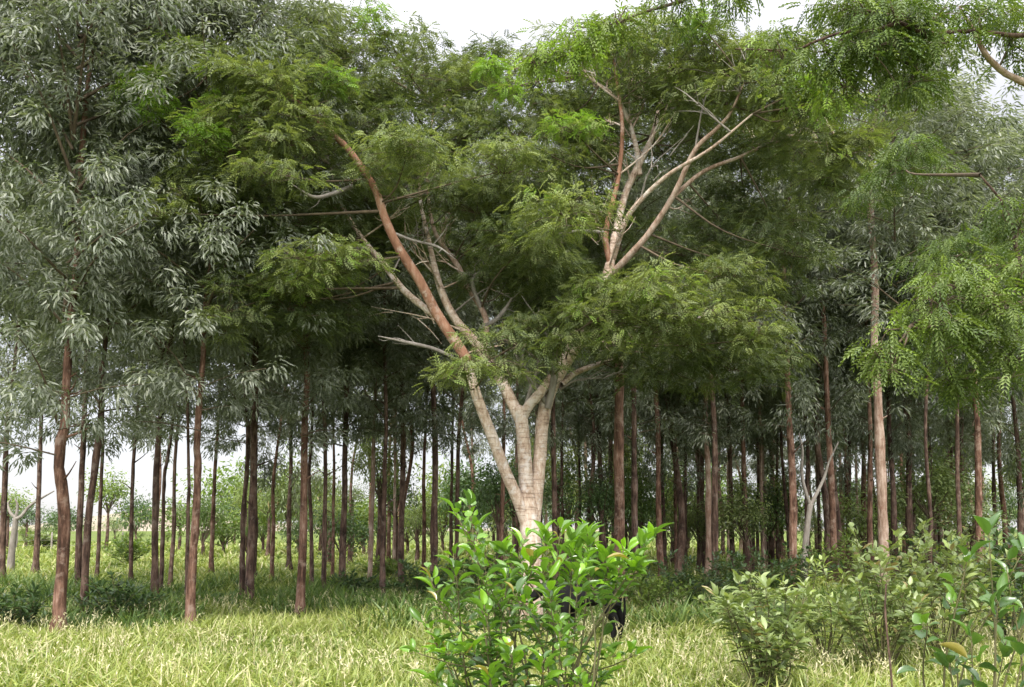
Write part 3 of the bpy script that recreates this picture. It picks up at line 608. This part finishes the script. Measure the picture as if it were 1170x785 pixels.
# tree beside the camera on the right whose boughs hang into the picture
YR = 9.2
rb = np.array([7.4, YR + .6, 0.]); rb[2] = ground_z(rb[0], rb[1]) - .05
rt = thing('overhanging_tree', rb, 'tree on the right edge with drooping green boughs hanging in front of the grove', 'tree')
RL = []
def rlimb(name, pts, r, mat, s=8):
    mb = MB(); p = [(P(u, v, YR + dy) if u is not None else v) - rb for u, v, dy in pts]
    tube(mb, p, np.array(r) / ppm(YR), s, 0, .05, n=5); o = mb.build(name, [M[mat]], rt)
    RL.append(smooth_path(p, r, 4)[0]); return o
A3 = lambda x, y, z: rb + np.array([x, y, z])
mb = MB(); tp = [A3(0, 0, 0) - rb, A3(-.05, 0, 1.6) - rb, A3(.1, .1, 3.2) - rb, A3(0, .1, 5.2) - rb, A3(.2, 0, 7.5) - rb]
tube(mb, tp, [.26, .2, .17, .13, .05], 12, 0, .04, n=5); mb.build('trunk', [M['bark_red']], rt); RL.append(smooth_path(tp, [1] * 5, 4)[0])
rlimb('limb', [(None, A3(.05, 0, 2.6), 0), (1270, 400, .3), (1180, 355, .1), (1110, 340, -.2), (1040, 372, -.4)], [9, 7, 5, 3.5, 1.5], 'bark_dark')
rlimb('limb', [(None, A3(.0, .1, 5.0), 0), (1240, 130, 0), (1165, 92, -.1), (1146, 82, -.1), (1126, 62, -.2), (1113, 36, -.2), (1096, 8, -.3)], [8, 6, 4, 3.6, 3.4, 2.8, 1], 'bark_limb')
rlimb('limb', [(None, A3(.05, .1, 5.6), 0), (1230, 60, -.4), (1150, 40, -.6), (1100, 36, -.7), (1060, 38, -.8), (1028, 25, -.9), (1012, -8, -1)], [6, 4, 2.4, 2.2, 2, 1.8, 1.4], 'bark_dark')
rlimb('limb', [(1028, 25, -.9), (1000, 34, -.8), (960, 38, -.7), (930, 48, -.6), (905, 57, -.5), (840, 56, -.4)], [2.2, 2, 1.8, 1.6, 1.4, .8], 'bark_dark')
rlimb('limb', [(None, A3(.1, .0, 6.4), 0), (1150, -60, -.4), (950, -50, -.3), (820, -12, -.1), (770, 4, 0), (715, 22, .1), (670, 52, .2)], [6, 4.5, 3.2, 2.4, 2, 1.5, .8], 'twig')
rlimb('limb', [(1180, 355, .1), (1165, 300, .2), (1150, 240, .3), (1120, 200, .3)], [3, 2.4, 1.8, 1], 'bark_dark')
RP = [(1150, 300, 50, 26, 0, .55, .7), (1100, 330, 55, 26, -.3, .6, .8), (1066, 372, 36, 20, -.4, .62, .8), (1008, 405, 26, 20, -.5, .66, .9), (1145, 350, 55, 30, -.3, .6, .9), (1100, 385, 55, 28, 0, .5, .9), (1075, 345, 40, 22, -.5, .6, .8),
      (1155, 410, 45, 32, -.2, .6, 1.1), (1165, 255, 30, 30, .2, .5, .7), (1092, 440, 34, 16, .1, .55, .9), (1020, 418, 22, 14, -.6, .6, .9),
      (990, 12, 55, 24, -.7, .45, .9), (1050, 30, 60, 30, -.8, .42, .9), (1120, 12, 55, 26, -.6, .5, .9), (1040, 70, 50, 26, -.6, .42, 1.), (950, 52, 40, 22, -.6, .5, 1.), (965, 95, 26, 18, -.5, .7, 1.1), (1155, 45, 34, 24, -.2, .5, .8), 
      (900, 70, 34, 18, -.5, .55, 1.), (1045, 95, 30, 14, -.5, .6, 1.), (1000, 60, 40, 20, -.8, .45, 1.),
      (640, 62, 20, 12, .2, .8, 1.), (668, 48, 22, 12, .1, .8, 1.), (705, 24, 24, 12, 0, .65, 1.), (770, 2, 26, 12, 0, .5, 1.), (840, -14, 30, 14, -.1, .45, 1.), (612, 74, 14, 9, .2, .85, 1.)]
mb = MB()
for u, v, hu, hv, dy, tone, hang in RP:
    Yd = YR + dy; s = 1 / ppm(Yd); c = P(u, v, Yd) - rb; rx, rz = hu * s, hv * s
    cluster(mb, c, rx, rz, .5 + (tone - .5) * 1.1, .5, hang=hang * .55, L=.2, W=.085, jz=.8); pad_twigs(mb, c, RL, rx)
for i in range(16):
    c = np.array([R.normal() * 1.6 + .8, R.normal() * 1.6, 4.5 + R.random() * 4.2]); rx = .6 + .4 * R.random()
    cluster(mb, c, rx, rx * .5, .42, .7, hang=.6); pad_twigs(mb, c, RL, rx)
mb.build('crown', [M['hang'], M['twig']], rt)

# ------------------------------------------------------------------ bare trees
def bare(name, Yd, ub, branches, mat, label, cat='tree'):
    b = P(ub, branches[0][0][0][1], Yd); b[2] = ground_z(b[0], b[1]) - .05
    t = thing(name, b, label, cat)
    for k_, (pts, r) in enumerate(branches):
        mb = MB(); p = [P(u, v, Yd + dy) - b for u, v, dy in pts]; p[0] = p[0] if k_ else np.array([0, 0, 0.])
        tube(mb, p, np.array(r) / ppm(Yd), 8, 0, .04, n=4); mb.build('trunk' if k_ == 0 else 'branch', [M[mat]], t)
    return t
Yb = dist(676)
bare('dead_tree', Yb, 918, [([(918, 676, 0), (919, 640, 0), (922, 605, 0), (926, 576, 0)], [4.2, 3.6, 3.2, 3]),
     ([(926, 578, 0), (920, 560, 0), (916, 540, 0), (917, 515, 0), (913, 495, 0)], [2.2, 1.9, 1.7, 1.4, .7]),
     ([(926, 578, 0), (934, 562, .1), (942, 545, .2), (947, 528, .2), (958, 505, .3)], [2.4, 2, 1.7, 1.2, .6])], 'bark_dead', 'pale grey forked dead tree without leaves behind the right shrubs')
Yb = dist(654)
bare('bare_tree', Yb, 12, [([(12, 654, 0), (14, 625, 0), (17, 604, 0), (18, 592, 0)], [4.5, 3.6, 3.2, 2.8]),
     ([(18, 592, 0), (12, 586, 0), (9, 576, .1), (13, 570, .1)], [2, 1.6, 1.3, .6]),
     ([(18, 593, 0), (24, 590, 0), (33, 579, .2), (46, 570, .3), (62, 561, .4)], [2.4, 2, 1.7, 1.3, .6]),
     ([(18, 593, 0), (20, 578, 0), (17, 570, 0)], [1.8, 1.4, .6])], 'bark_dead', 'small pale bare tree with crooked forks at the left edge beside the open field')

# ------------------------------------------------------------------ shrubs
def shrub(name, base, H, rx, ns, nl, L, W, mat, label, cat='shrub', group=None, tpl=BROAD, tone=.5, droop=.3, top=.0, stemr=.008, zmin=.2, flat=1., smat='stem', tips=None):
    """stems fan out of the ground; leaves alternate along their upper part"""
    b = np.array(base, float); b[2] = float(ground_z(b[0], b[1])) - .02
    t = thing(name, b, label, cat, group); ms, mf = MB(), MB(); pos, d, nr, tt = [], [], [], []
    ends = [(a, r, 1 - .35 * r * r) for a, r in zip(np.arange(ns) * 2.399 + R.random() * 6, np.sqrt((np.arange(ns) + .5) / ns))] if tips is None else None
    for s in range(ns if tips is None else len(tips)):
        if tips is None:
            a, r, hz = ends[s]; hz = hz * (.55 + .6 * R.random()); a += R.normal() * .5; r = r * (.7 + .6 * R.random())
            e_ = np.array([math.cos(a) * r * rx, math.sin(a) * r * rx * flat, H * hz])
        else: e_ = np.array(tips[s], float)
        p0 = np.array([e_[0] * .08, e_[1] * .08, 0]); m = np.array([e_[0] * .38, e_[1] * .38, e_[2] * .55]) + rv(1, .075 * H)[0]
        tube(ms, [p0, m, e_], [stemr, stemr * .75, stemr * .35], 5, 0, n=5)
        zm = .72 if tips is not None and nl > 20 and e_[0] > .15 and e_[2] > 1.2 else zmin; f = zm + (1.02 - zm) * np.sqrt(R.random(nl)); f = np.sort(f)
        q = (1 - f)[:, None] ** 2 * p0 + (2 * f * (1 - f))[:, None] * (2 * m - .5 * (p0 + e_)) + (f ** 2)[:, None] * e_
        an = np.arange(nl) * 2.4 + R.random() * 6; tg = norm(np.array([e_ - m]))
        dd = np.stack([np.cos(an), np.sin(an), .45 - droop + .5 * f ** 3], 1) + tg * (.25 + .7 * (f > .94))[:, None] + rv(nl, .25)
        pet = norm(dd) * L * .22
        pos.append(q + pet); d.append(dd); nr.append(np.array([0, 0, 1.]) + rv(nl, .35) - .25 * norm(dd))
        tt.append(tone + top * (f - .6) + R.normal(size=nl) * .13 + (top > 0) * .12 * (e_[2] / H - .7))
        for i in range(nl): tube(ms, [q[i], q[i] + pet[i]], [.0022, .0018], 3, 0, n=1)
    pos, d, nr, tt = np.concatenate(pos), np.concatenate(d), np.concatenate(nr), np.concatenate(tt); n = len(pos)
    leaves(mf, tpl, pos, d, nr, L * (.35 + .9 * R.random(n)), W * (.6 + .6 * R.random(n)), 0, np.where(R.random(n) < .035, 0., np.clip(tt, .06, 1)))
    ms.build('stems', [M[smat]], t); mf.build('foliage', [M[mat]], t)
    return t
# big foreground bush
YB = 4.3
bb = P(606, 700, YB); bb[2] = 0
tipsB = [P(u, v, YB + dy) - bb for u, v, dy in [
    (536, 572, 0), (540, 600, .1), (524, 590, -.1), (520, 640, -.15), (555, 650, .2), (505, 690, -.1), (490, 655, .1), (488, 715, .15), (480, 745, -.15), (575, 630, .1), (598, 618, .25), (622, 615, .1), (640, 607, -.1), (655, 622, .1), (672, 612, .2), (690, 640, 0),
    (715, 628, .15), (740, 618, -.05), (730, 650, -.15), (722, 748, -.1), (660, 660, -.25), (625, 665, -.3), (590, 680, -.3), (555, 700, -.3), (610, 640, -.1), (640, 720, -.35), (585, 745, -.4), (530, 745, -.35), (605, 700, .35), (560, 680, .4), (630, 690, .4), (510, 740, .3), (690, 775, .2), (620, 760, -.45), (560, 775, -.4), (500, 780, -.1), (660, 775, -.3), (545, 640, -.2), (580, 660, -.1), (665, 640, .05)]]
for tp_ in tipsB: tp_[2] = max(tp_[2], .3)
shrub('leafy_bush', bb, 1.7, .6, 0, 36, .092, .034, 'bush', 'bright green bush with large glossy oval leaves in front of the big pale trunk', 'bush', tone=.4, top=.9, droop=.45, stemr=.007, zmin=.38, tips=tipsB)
# broad leaved plant on the right
YP = 4.6
pbp = P(1100, 700, YP); pbp[2] = 0
tipsP = [P(u, v, YP + dy) - pbp for u, v, dy in [(1130, 612, 0), (1105, 645, -.1), (1150, 650, .1), (1090, 690, .1), (1140, 690, -.15), (1165, 640, .2), (1180, 690, 0), (1110, 730, -.1), (1150, 735, .1), (1085, 760, -.05), (1060, 715, .15), (1170, 745, -.2), (1120, 770, -.2)]]
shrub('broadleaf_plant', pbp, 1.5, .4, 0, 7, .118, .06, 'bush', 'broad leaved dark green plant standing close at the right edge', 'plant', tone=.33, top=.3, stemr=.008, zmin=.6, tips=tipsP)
ysd = 5.2; pq = P(960, 770, ysd); pq[2] = 0
shrub('seedling', pq, .75, .16, 3, 7, .13, .05, 'bush', 'small seedling with a few upright leaves at the bottom edge between the right shrubs', 'plant', tone=.45, top=.3, stemr=.005, zmin=.7)
# willowy shrubs
def at(u, v): Yd = dist(v); p = P(u, v, Yd); return p
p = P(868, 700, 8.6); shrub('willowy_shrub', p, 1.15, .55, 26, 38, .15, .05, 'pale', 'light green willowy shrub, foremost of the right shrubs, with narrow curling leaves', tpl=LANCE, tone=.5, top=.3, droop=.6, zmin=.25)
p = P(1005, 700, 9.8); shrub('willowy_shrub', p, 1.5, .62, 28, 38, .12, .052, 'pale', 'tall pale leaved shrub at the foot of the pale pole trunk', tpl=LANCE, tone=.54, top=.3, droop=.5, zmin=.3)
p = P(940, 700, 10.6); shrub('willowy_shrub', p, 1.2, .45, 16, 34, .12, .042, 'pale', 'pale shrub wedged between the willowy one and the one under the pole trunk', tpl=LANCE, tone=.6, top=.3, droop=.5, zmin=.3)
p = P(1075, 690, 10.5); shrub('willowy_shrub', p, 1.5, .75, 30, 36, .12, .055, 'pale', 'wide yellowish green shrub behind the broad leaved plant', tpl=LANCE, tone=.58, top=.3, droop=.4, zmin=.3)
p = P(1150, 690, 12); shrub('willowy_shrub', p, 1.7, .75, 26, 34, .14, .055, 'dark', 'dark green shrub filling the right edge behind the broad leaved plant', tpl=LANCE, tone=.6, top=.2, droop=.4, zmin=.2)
UND = [(20, 712, 13.6, .62, .5, 'dark', 'low dark shrub at the left edge, left of the crooked red tree'), (128, 700, 15.3, .75, .75, 'dark', 'dark rounded shrub at the feet of the leaning dark pair'), (405, 690, 20, .62, .65, 'dark', 'small dark shrub by the rough dark trunk in the middle left'),
       (770, 690, 18.5, 1.0, 1.1, 'dark', 'dark undergrowth shrub right of the calf'), (815, 690, 19.5, 1.05, 1.1, 'dark', 'dark undergrowth shrub at the feet of the twin trunks'), (860, 690, 20.5, 1.1, 1.1, 'dark', 'dark undergrowth shrub behind the foremost willowy shrub'),
       (740, 690, 16.5, .7, .8, 'lime', 'grassy green low shrub just right of the calf'), (480, 690, 19, .9, .9, 'dark', 'dark shrub left of the bush below the brown trunks'), (690, 690, 21, 1., 1.2, 'dark', 'dark shrub behind the calf and the bush'), (905, 690, 22, 1.1, 1.2, 'dark', 'dark shrub round the foot of the forked dead tree'),
       (560, 690, 22, 1., 1.2, 'dark', 'dark shrub behind the left half of the bush'), (960, 690, 24, 1.4, 1.4, 'lime', 'tall green shrub under the slim trunks left of the pale pole'), (1050, 690, 26, 1.6, 1.6, 'dark', 'leafy shrub among the trunks right of the pale pole'), (1110, 690, 24, 1.5, 1.5, 'lime', 'yellowish shrub at the foot of the stout brown tree'), (440, 690, 26, .7, .8, 'lime', 'light green shrub among the slim trunks left of the bush'),
       (45, 690, 62, 1.1, 1.2, 'pale', 'pale grey bush by the fence in the far left field'), (145, 690, 38, 1.3, 1.1, 'lime', 'light yellow green bush in the open field seen past the leaning pair')]
for u, v, Yd, H, rx, mt, lab in UND:
    p = P(u, v, Yd); far = max(1, Yd / 20)
    shrub('undergrowth_shrub', p, H, rx, int(26), 30, .13 * far, .045 * far, mt, lab, tpl=LANCE, tone=.5, top=.15, droop=.35, zmin=.15, group='undergrowth shrubs at the feet of the trees')
# thin brown stake stem
p = P(1014, 700, 6.2); p[2] = 0
mb = MB(); tube(mb, [(0, 0, -.05), (.01, 0, .5), (-.01, .01, 1.0), (0, 0, 1.22)], [.010, .008, .007, .006], 6, 0, .05)
o = mb.build('stake', [M['bark_dark']]); o.location = p; tag(o, 'thin dark stake standing upright in the grass among the right shrubs', 'stake')

# ------------------------------------------------------------------ field trees and fence
def round_crown(name, mat, rx, H, nc=70, nl=34, L=.32, W=.13, tone=.5):
    mb = MB(); C = []
    for i in range(nc):
        g = norm(rv(1))[0] * (.55 + .5 * R.random()); g[2] = abs(g[2]) * .9 - .15 if R.random() < .75 else g[2] * .6
        an_ = math.atan2(g[1], g[0]); C.append(g * (.75 + .3 * math.sin(an_ * 2 + nc) + .25 * math.sin(an_ * 3 + g[2] * 4)) * np.array([rx * 1.15, rx * 1.15, H * .6]) + np.array([0, 0, H * .42]))
    for c in C[::3]: tube(mb, [np.array([0, 0, 0.]), c * np.array([.5, .5, .6]), c], [.024, .015, .007], 4, 1, n=2)
    C = np.array(C); ix = np.repeat(np.arange(nc), nl); n = len(ix); tn = R.normal(size=nc) * .12
    off = rv(n, .3 * rx / 1.6); pos = C[ix] + off
    leaves(mb, DIAMOND, pos, norm(off + rv(n, .3)) + np.array([0, 0, -.4]), rv(n, .5) + np.array([0, 0, 1]), L * (.6 + .7 * R.random(n)), W, 0, np.clip(tone + tn[ix] + R.normal(size=n) * .14, 0, 1))
    return mb.mesh(name, [M[mat], M['twig']])
SC = [round_crown('crown', mt, 1.1, 2.4, 46, 44, .13, .055, tn) for mt, tn in (('lime', .3), ('olive', .5), ('dark', .75), ('olive', .7), ('pale', .4))]
RC = [round_crown('crown', 'lime', 1.6, 2.4, 40, 30, .24, .09), round_crown('crown', 'dark', 1.7, 2.6, 44, 34, .24, .09, tone=.75), round_crown('crown', 'lime', 1.3, 3.4, 38, 30, .24, .09, tone=.65), round_crown('crown', 'pale', 1.8, 2.8, 44, 30, .24, .09, tone=.4)]
FT = [(122, 58, 2.6, 2, 1.0, 'yellow green tree, tallest in the open field beyond the leaning pair'), (30, 70, 1.7, 1, 1.1, 'dark round tree in the far field beside the small bare tree'), (75, 75, 1.3, 1, 1.2, 'dark tree in the far field right of the crooked red trunk'), (155, 72, 1.2, 1, 1.2, 'dark spreading tree in the far field left of the dark straight trunk'), (8, 60, 2.2, 2, .9, 'yellowish tree at the far left edge of the field'),
      (205, 60, 1.6, 0, 1.3, 'light green tree in the field behind the curved reddish trunk'), (255, 52, 0.6, 0, 1.3, 'light green tree behind the short looking reddish trunk'), (300, 55, 0.8, 2, 1.3, 'yellow green tree beyond the touching dark pair'), (330, 48, 1.6, 3, 1.3, 'olive tree beyond the flaky brown trunk'), (375, 54, 0.8, 0, 1.4, 'light green tree beyond the thin wavy trunk'), (415, 50, 0.6, 2, 1.3, 'yellow green tree beyond the thin pale trunk'), (465, 52, 0.8, 0, 1.4, 'light green tree beyond the brown trunk by the bush'), (505, 56, 0.8, 2, 1.4, 'yellow green tree beyond the dark trunk beside the bush'), (535, 50, 1.8, 1, 1.3, 'dark tree beyond the tall shoot of the bush')]
def field_tree(u, Yd, hb, v_, sc_, lab, group='small trees in the field beyond the grove', RC=RC):
    b = P(u, 604, Yd); b[2] = -.03
    t = thing('field_tree', b, lab, 'tree', group)
    mb = MB(); tube(mb, [(0, 0, 0), (.06, 0, hb * .6), (0, .05, hb + .6 * sc_)], [.13, .1, .06], 7, 0, .05); mb.build('trunk', [M['bark_dark']], t)
    place(RC[v_], 'crown', t, (0, 0, hb), R.random() * 6.28, (sc_ * (.7 + .6 * R.random()), sc_ * (.7 + .6 * R.random()), sc_ * (.7 + .6 * R.random())))
for a in FT: field_tree(*a)
for i in range(46):   # the edge of the wood behind the field and grove
    u = -120 + 1420 * (i + R.random() * .9) / 46; Yd = 80 + 26 * R.random()
    if u > 560: Yd += 8
    field_tree(u, Yd, (.6 + 2.4 * R.random()) * (1 if u > 240 else .35), R.integers(0, 4), 1.2 + 1.5 * R.random() if 240 < u < 560 else 1.1 + .9 * R.random() if u > 560 else .4 + .4 * R.random(), 'leafy tree in the distant wood edge behind grove and field', 'trees of the distant wood edge')
for i in range(64):     # saplings in the understorey
    u = (560 + 640 * R.random()) if i > 15 else 230 + 330 * R.random(); Yd = 26 + 32 * R.random()
    field_tree(u, Yd, .5 + 2.6 * R.random(), i % 5, .7 + .7 * R.random(), 'leafy green sapling in the understorey between the slender trunks', 'saplings between the trunks', SC)
fx0, fx1 = P(-60, 604, 60)[0], P(260, 604, 60)[0]
fb = np.array([(fx0 + fx1) / 2, 60., 0]); ft = thing('fence', fb, 'wire fence with thin wooden posts crossing the far left field', 'fence')
for x in np.linspace(fx0, fx1, 9) - fb[0]:
    mb = MB(); tube(mb, [(x, 0, -.1), (x + R.normal() * .02, 0, 1.35)], [.07, .06], 6, 0, .05, n=3); mb.build('post', [M['bark_dead']], ft)
for z in (.5, .85, 1.2):
    mb = MB(); tube(mb, [(fx0 - fb[0], 0, z), (0, 0, z - .03), (fx1 - fb[0], 0, z)], [.008] * 3, 4, 0); mb.build('wire', [M['bark_dead']], ft)

# ------------------------------------------------------------------ calf
k = NT('black_hide')
nzh = k.n('ShaderNodeTexNoise', {'Vector': k.n('ShaderNodeTexCoord').outputs['Object'], 'Scale': 14., 'Detail': 4.}).outputs[0]
pb = k.n('ShaderNodeBsdfPrincipled', {'Base Color': k.ramp(nzh, [(.3, (.003, .003, .003)), (.7, (.008, .007, .0065))]), 'Roughness': .7, 'Specular IOR Level': .1,
         'Normal': k.n('ShaderNodeBump', {'Strength': .3, 'Distance': .01, 'Height': nzh}).outputs[0]})
k.t.links.new(pb.outputs[0], k.out.inputs[0]); M['hide'] = k.m
def skin(name, verts, edges, radii, mat, parent, root=0, sub=2):
    me = bpy.data.meshes.new(name); me.from_pydata(verts, edges, []); o = bpy.data.objects.new(name, me); COL.objects.link(o)
    md = o.modifiers.new('skin', 'SKIN'); md.use_smooth_shade = True
    for i_, r in enumerate(radii):
        me.skin_vertices[0].data[i_].radius = r if isinstance(r, tuple) else (r, r); me.skin_vertices[0].data[i_].use_root = (i_ == root)
    s = o.modifiers.new('sub', 'SUBSURF'); s.levels = s.render_levels = sub
    dg = bpy.context.evaluated_depsgraph_get(); m2 = bpy.data.meshes.new_from_object(o.evaluated_get(dg))
    bpy.data.objects.remove(o); o = bpy.data.objects.new(name, m2); COL.objects.link(o); o.parent = parent
    m2.materials.clear(); m2.materials.append(mat); m2.polygons.foreach_set('use_smooth', np.ones(len(m2.polygons), bool))
    return o
YC = 13.0; cb_ = P(676, 700, YC); cb_[2] = float(ground_z(cb_[0], cb_[1]))
CALF_S = 1.12
calf = thing('calf', cb_, 'black calf standing sideways behind the leafy bush, hindquarters showing on the right', 'calf')
calf.scale = (CALF_S,) * 3
# rump towards +x, head lowered to the left
v_ = [(.30, 0, .64), (.12, 0, .62), (-.10, 0, .61), (-.30, 0, .62), (-.45, 0, .65), (-.56, 0, .68), (-.64, 0, .69), (-.74, 0, .60), (-.80, 0, .545), (.36, 0, .58)]
ed = [(0, 1), (1, 2), (2, 3), (3, 4), (4, 5), (5, 6), (6, 7), (7, 8), (0, 9)]
rr_ = [(.125, .14), (.13, .14), (.135, .15), (.13, .15), (.08, .105), (.06, .07), (.08, .085), (.06, .062), (.056, .054), (.08, .09)]
for sx in (-1, 1):
    y = .085 * sx; o_ = len(v_); dx = .05 * sx
    v_ += [(.28 + dx * .4, y, .50), (.25 + dx, y, .42), (.35 + dx, y, .29), (.32 + dx, y, .14), (.30 + dx, y, .02)]
    ed += [(0, o_), (o_, o_ + 1), (o_ + 1, o_ + 2), (o_ + 2, o_ + 3), (o_ + 3, o_ + 4)]; rr_ += [.12, .095, .055, .038, .04]
    o_ = len(v_)
    v_ += [(-.29 + dx, y, .47), (-.30 + dx, y, .33), (-.29 + dx, y, .22), (-.29 + dx, y, .1), (-.30 + dx, y, .02)]
    ed += [(3, o_), (o_, o_ + 1), (o_ + 1, o_ + 2), (o_ + 2, o_ + 3), (o_ + 3, o_ + 4)]; rr_ += [.07, .045, .034, .026, .032]
skin('body', v_, ed, rr_, M['hide'], calf, 2)
for sx in (-1, 1):
    skin('ear', [(-.62, .05 * sx, .74), (-.60, .11 * sx, .745), (-.585, .18 * sx, .72)], [(0, 1), (1, 2)], [(.02, .03), (.015, .04), .01], M['hide'], calf)
skin('tail', [(.38, 0, .66), (.425, .01, .60), (.43, .01, .48), (.425, .01, .38), (.42, .01, .30)], [(0, 1), (1, 2), (2, 3), (3, 4)], [.022, .018, .014, .022, .01], M['hide'], calf)
